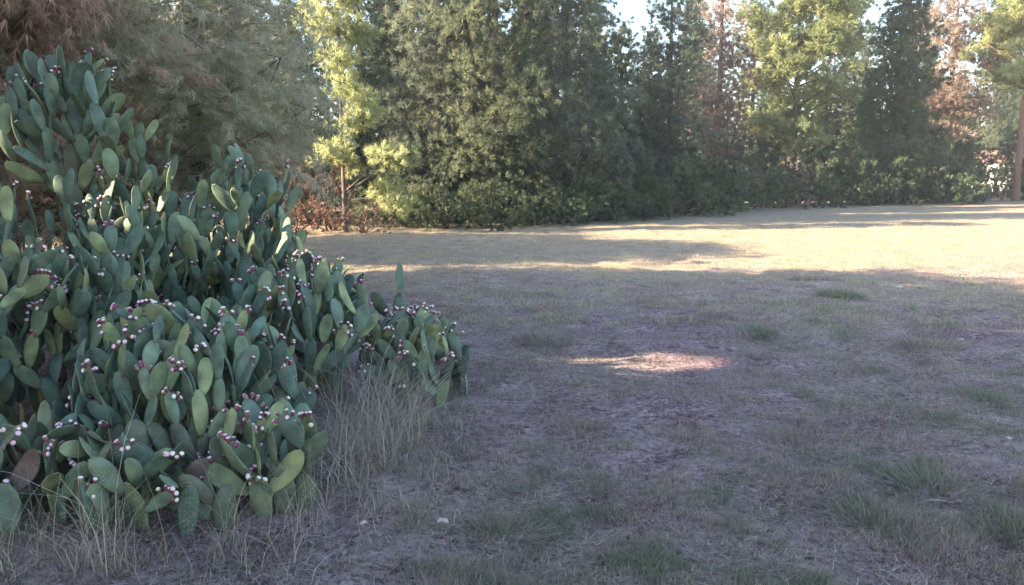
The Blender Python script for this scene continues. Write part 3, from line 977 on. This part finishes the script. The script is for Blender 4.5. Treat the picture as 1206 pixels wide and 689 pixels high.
# dead litter lying flat on the soil
n = 45000
y = 2.3 * (12 / 2.3) ** nrg.random(n); x = nrg.uniform(-1, 1, n) * (y * .7 + .5)
a = nrg.uniform(0, 2 * np.pi, n); ln = nrg.uniform(.02, .09, n); w = nrg.uniform(.0015, .004, n)
z = gz(x, y) + .006
o3 = np.empty((n, 3, 3))
dx, dy = np.cos(a), np.sin(a)
o3[:, 0] = np.stack([x - dy * w, y + dx * w, z], 1); o3[:, 1] = np.stack([x + dy * w, y - dx * w, z], 1)
o3[:, 2] = np.stack([x + dx * ln, y + dy * ln, z + nrg.uniform(-.002, .02, n)], 1)
tag(link("dry_litter", tri_mesh("dry_litter", o3.reshape(-1, 3), 3, M['straw'], nrg.uniform(0, .8, n))), "broken dry grass stalks lying on the soil", "litter", kind='stuff')


# tall dry grass round the cactus
def tall_grass(spots, name):
    xs_, ys_, hs = [], [], []
    for (x, y, r, n, h) in spots:
        n = int(n * .5); r = r * 1.35
        a = nrg.uniform(0, 2 * np.pi, n); q = np.sqrt(nrg.random(n)) * r
        xs_.append(x + q * np.cos(a)); ys_.append(y + q * np.sin(a)); hs.append(h * nrg.uniform(.2, 1.1, n))
    x = np.concatenate(xs_); y = np.concatenate(ys_); h = np.concatenate(hs); n = len(x)
    return blades(x, y, h, nrg.uniform(.0025, .005, n), nrg.uniform(.05, 1.2, n), np.clip(nrg.normal(.45, .28, n), 0, 1), name, M['straw'], 3)


spots = []
for (px, py, r, n, h) in ((300, 650, .16, 70, .40), (240, 660, .16, 50, .30), (150, 665, .15, 60, .42), (60, 660, .2, 110, .40), (10, 670, .15, 90, .36),
                          (120, 672, .10, 90, .42), (395, 575, .14, 200, .46), (430, 545, .16, 330, .56), (465, 520, .14, 330, .60), (410, 530, .13, 300, .72),
                          (445, 500, .15, 380, .70), (485, 495, .12, 230, .52), (350, 610, .12, 110, .36), (520, 505, .14, 110, .26), (500, 550, .16, 120, .20),
                          (420, 610, .16, 120, .18), (330, 570, .10, 120, .60), (275, 640, .06, 60, .58), (330, 665, .14, 60, .22), (128, 640, .05, 50, .60),
                          (540, 480, .1, 70, .20), (460, 590, .2, 130, .15), (560, 520, .2, 90, .12), (520, 590, .25, 100, .10)):
    gx, gy = gnd(px, py)
    spots.append((gx, gy, r, n, h))
tag(link("tall_dry_grass", tall_grass(spots, "tall_dry_grass")), "tall straw-coloured dry grass around the foot of the cactus", "dry grass", kind='stuff')

# distinct tufts in the field, each a thing
TG = []
for q in range(3):
    n = 420
    a = nrg.uniform(0, 2 * np.pi, n); rr = np.sqrt(nrg.random(n)) * .17
    x = rr * np.cos(a) * 1.3; y = rr * np.sin(a)
    h = nrg.uniform(.03, .10, n) * (1.25 - rr / .17 * .7); w = nrg.uniform(.003, .006, n)
    out = np.empty((n, 3, 3)); b = nrg.uniform(0, 2 * np.pi, n)
    sd_ = np.stack([np.cos(b) * w, np.sin(b) * w, 0 * w], 1); base = np.stack([x, y, 0 * x - .01], 1)
    out[:, 0] = base - sd_; out[:, 1] = base + sd_
    out[:, 2] = base + np.stack([x * .5 + nrg.normal(0, .025, n), y * .5 + nrg.normal(0, .025, n), h], 1)
    TG.append((out.reshape(-1, 3), n))
tufts = [(1100, 570, 1.15, 'g', "large green grass tuft near the right edge of the near field"), (1040, 605, 1.0, 'g', "green grass tuft left of and nearer than the large one"),
         (1160, 470, 1.0, 'g', "green tuft at the far right below the lit strip"), (1195, 620, .9, 'g', "green tuft at the right edge low in the picture"),
         (1090, 405, 1.3, 's', "reddish dry tuft in the shaded field below the lit strip"), (990, 350, 1.2, 'g', "small green tuft just before the sunlit strip"),
         (940, 515, .8, 's', "straw tuft left of the large green tuft"), (890, 395, 1.0, 'g', "dull green tuft in the middle of the shaded field"),
         (680, 500, .8, 's', "dry tuft straight ahead just beyond the small lit patch"), (590, 620, .75, 's', "dry tuft beside the pale stone in the foreground"),
         (640, 405, 1.1, 's', "dry sunlit tuft on the small lit patch"), (1000, 395, 1.0, 'g', "grey-green tuft left of the reddish dry tuft"),
         (960, 330, 1.2, 's', "straw tuft near the edge of the sunlit strip")]
tm = {}
for i, (px, py, s, k, lab) in enumerate(tufts):
    v_, n_ = TG[i % 3]
    key = (i % 3, k)
    if key not in tm:
        tm[key] = tri_mesh("grass_tuft", v_, 3, M['grass'] if k == 'g' else M['straw'], np.clip(nrg.normal(.85 if k == 'g' else .3, .12, n_), 0, 1))
    gx, gy = gnd(px, py)
    o = link("grass_tuft", tm[key]); o.location = (gx, gy, gzf(gx, gy)); o.scale = (s * 1.2, s * 1.2, s); o.rotation_euler.z = rng.uniform(0, 6)
    tag(o, lab, "grass tuft", "grass tufts in the field", 'thing')


# pale stones and a twig
def stone_mesh(seed):
    r_ = random.Random(seed)
    import bmesh
    bm = bmesh.new()
    bmesh.ops.create_icosphere(bm, subdivisions=2, radius=1)
    for v in bm.verts:
        n_ = v.co.copy()
        v.co *= 1 + .22 * math.sin(3 * n_.x + seed) * math.cos(4 * n_.y) + r_.uniform(-.07, .07)
        v.co.z *= .6
    m_ = bpy.data.meshes.new("stone"); bm.to_mesh(m_); bm.free()
    m_.materials.append(M['stone'])
    return m_


M['stone'] = plain("pale_stone", (.38, .33, .29), .8, .25, 3)
sm_ = [stone_mesh(k) for k in (1, 2, 3)]
for i, (px, py, s, lab) in enumerate([(521, 613, .022, "pale stone on the bare soil near the bottom of the picture"), (428, 617, .015, "small pale stone left of the larger pale stone"),
                                      (1133, 395, .02, "white stone in the shaded field near the lit strip"), (1060, 339, .035, "pale flat stone close to the edge of the lit strip"),
                                      (868, 430, .014, "pale stone in the middle of the field"), (1188, 522, .013, "pale stone near the right edge"), (648, 410, .013, "pale stone on the small lit patch")]):
    gx, gy = gnd(px, py)
    o = link("stone", sm_[i % 3]); o.location = (gx, gy, gzf(gx, gy) + s * .25); o.scale = (s * 1.4, s, s); o.rotation_euler.z = i
    tag(o, lab, "stone", "pale stones on the soil")
vv, ff = [], []
gx, gy = gnd(1090, 590)
tube(vv, ff, [(0, 0, .012), (.05, -.01, .016), (.12, -.03, .012), (.17, -.02, .02)], [.004, .005, .004, .002], 6)
o = link("twig", py_mesh("twig", vv, ff, M['stone'])); o.location = (gx, gy, gzf(gx, gy))
tag(o, "thin pale twig lying beside the large green grass tuft", "twig")


# ------------------------------------------------------------------ haze
hv, hf = [], []
box(hv, hf, -120, 120, -60, 110, -1.2, 17)
hm = bpy.data.materials.new("warm_evening_haze"); hm.use_nodes = True
hn = hm.node_tree
for n_ in list(hn.nodes):
    if n_.type != 'OUTPUT_MATERIAL': hn.nodes.remove(n_)
pv = hn.nodes.new("ShaderNodeVolumePrincipled")
pv.inputs["Color"].default_value = (.93, .93, .96, 1)
pv.inputs["Density"].default_value = .0009
pv.inputs["Anisotropy"].default_value = .2
hn.links.new(pv.outputs[0], hn.nodes["Material Output"].inputs["Volume"])
tag(link("haze", py_mesh("haze", hv, hf, hm, False)), kind='stuff')
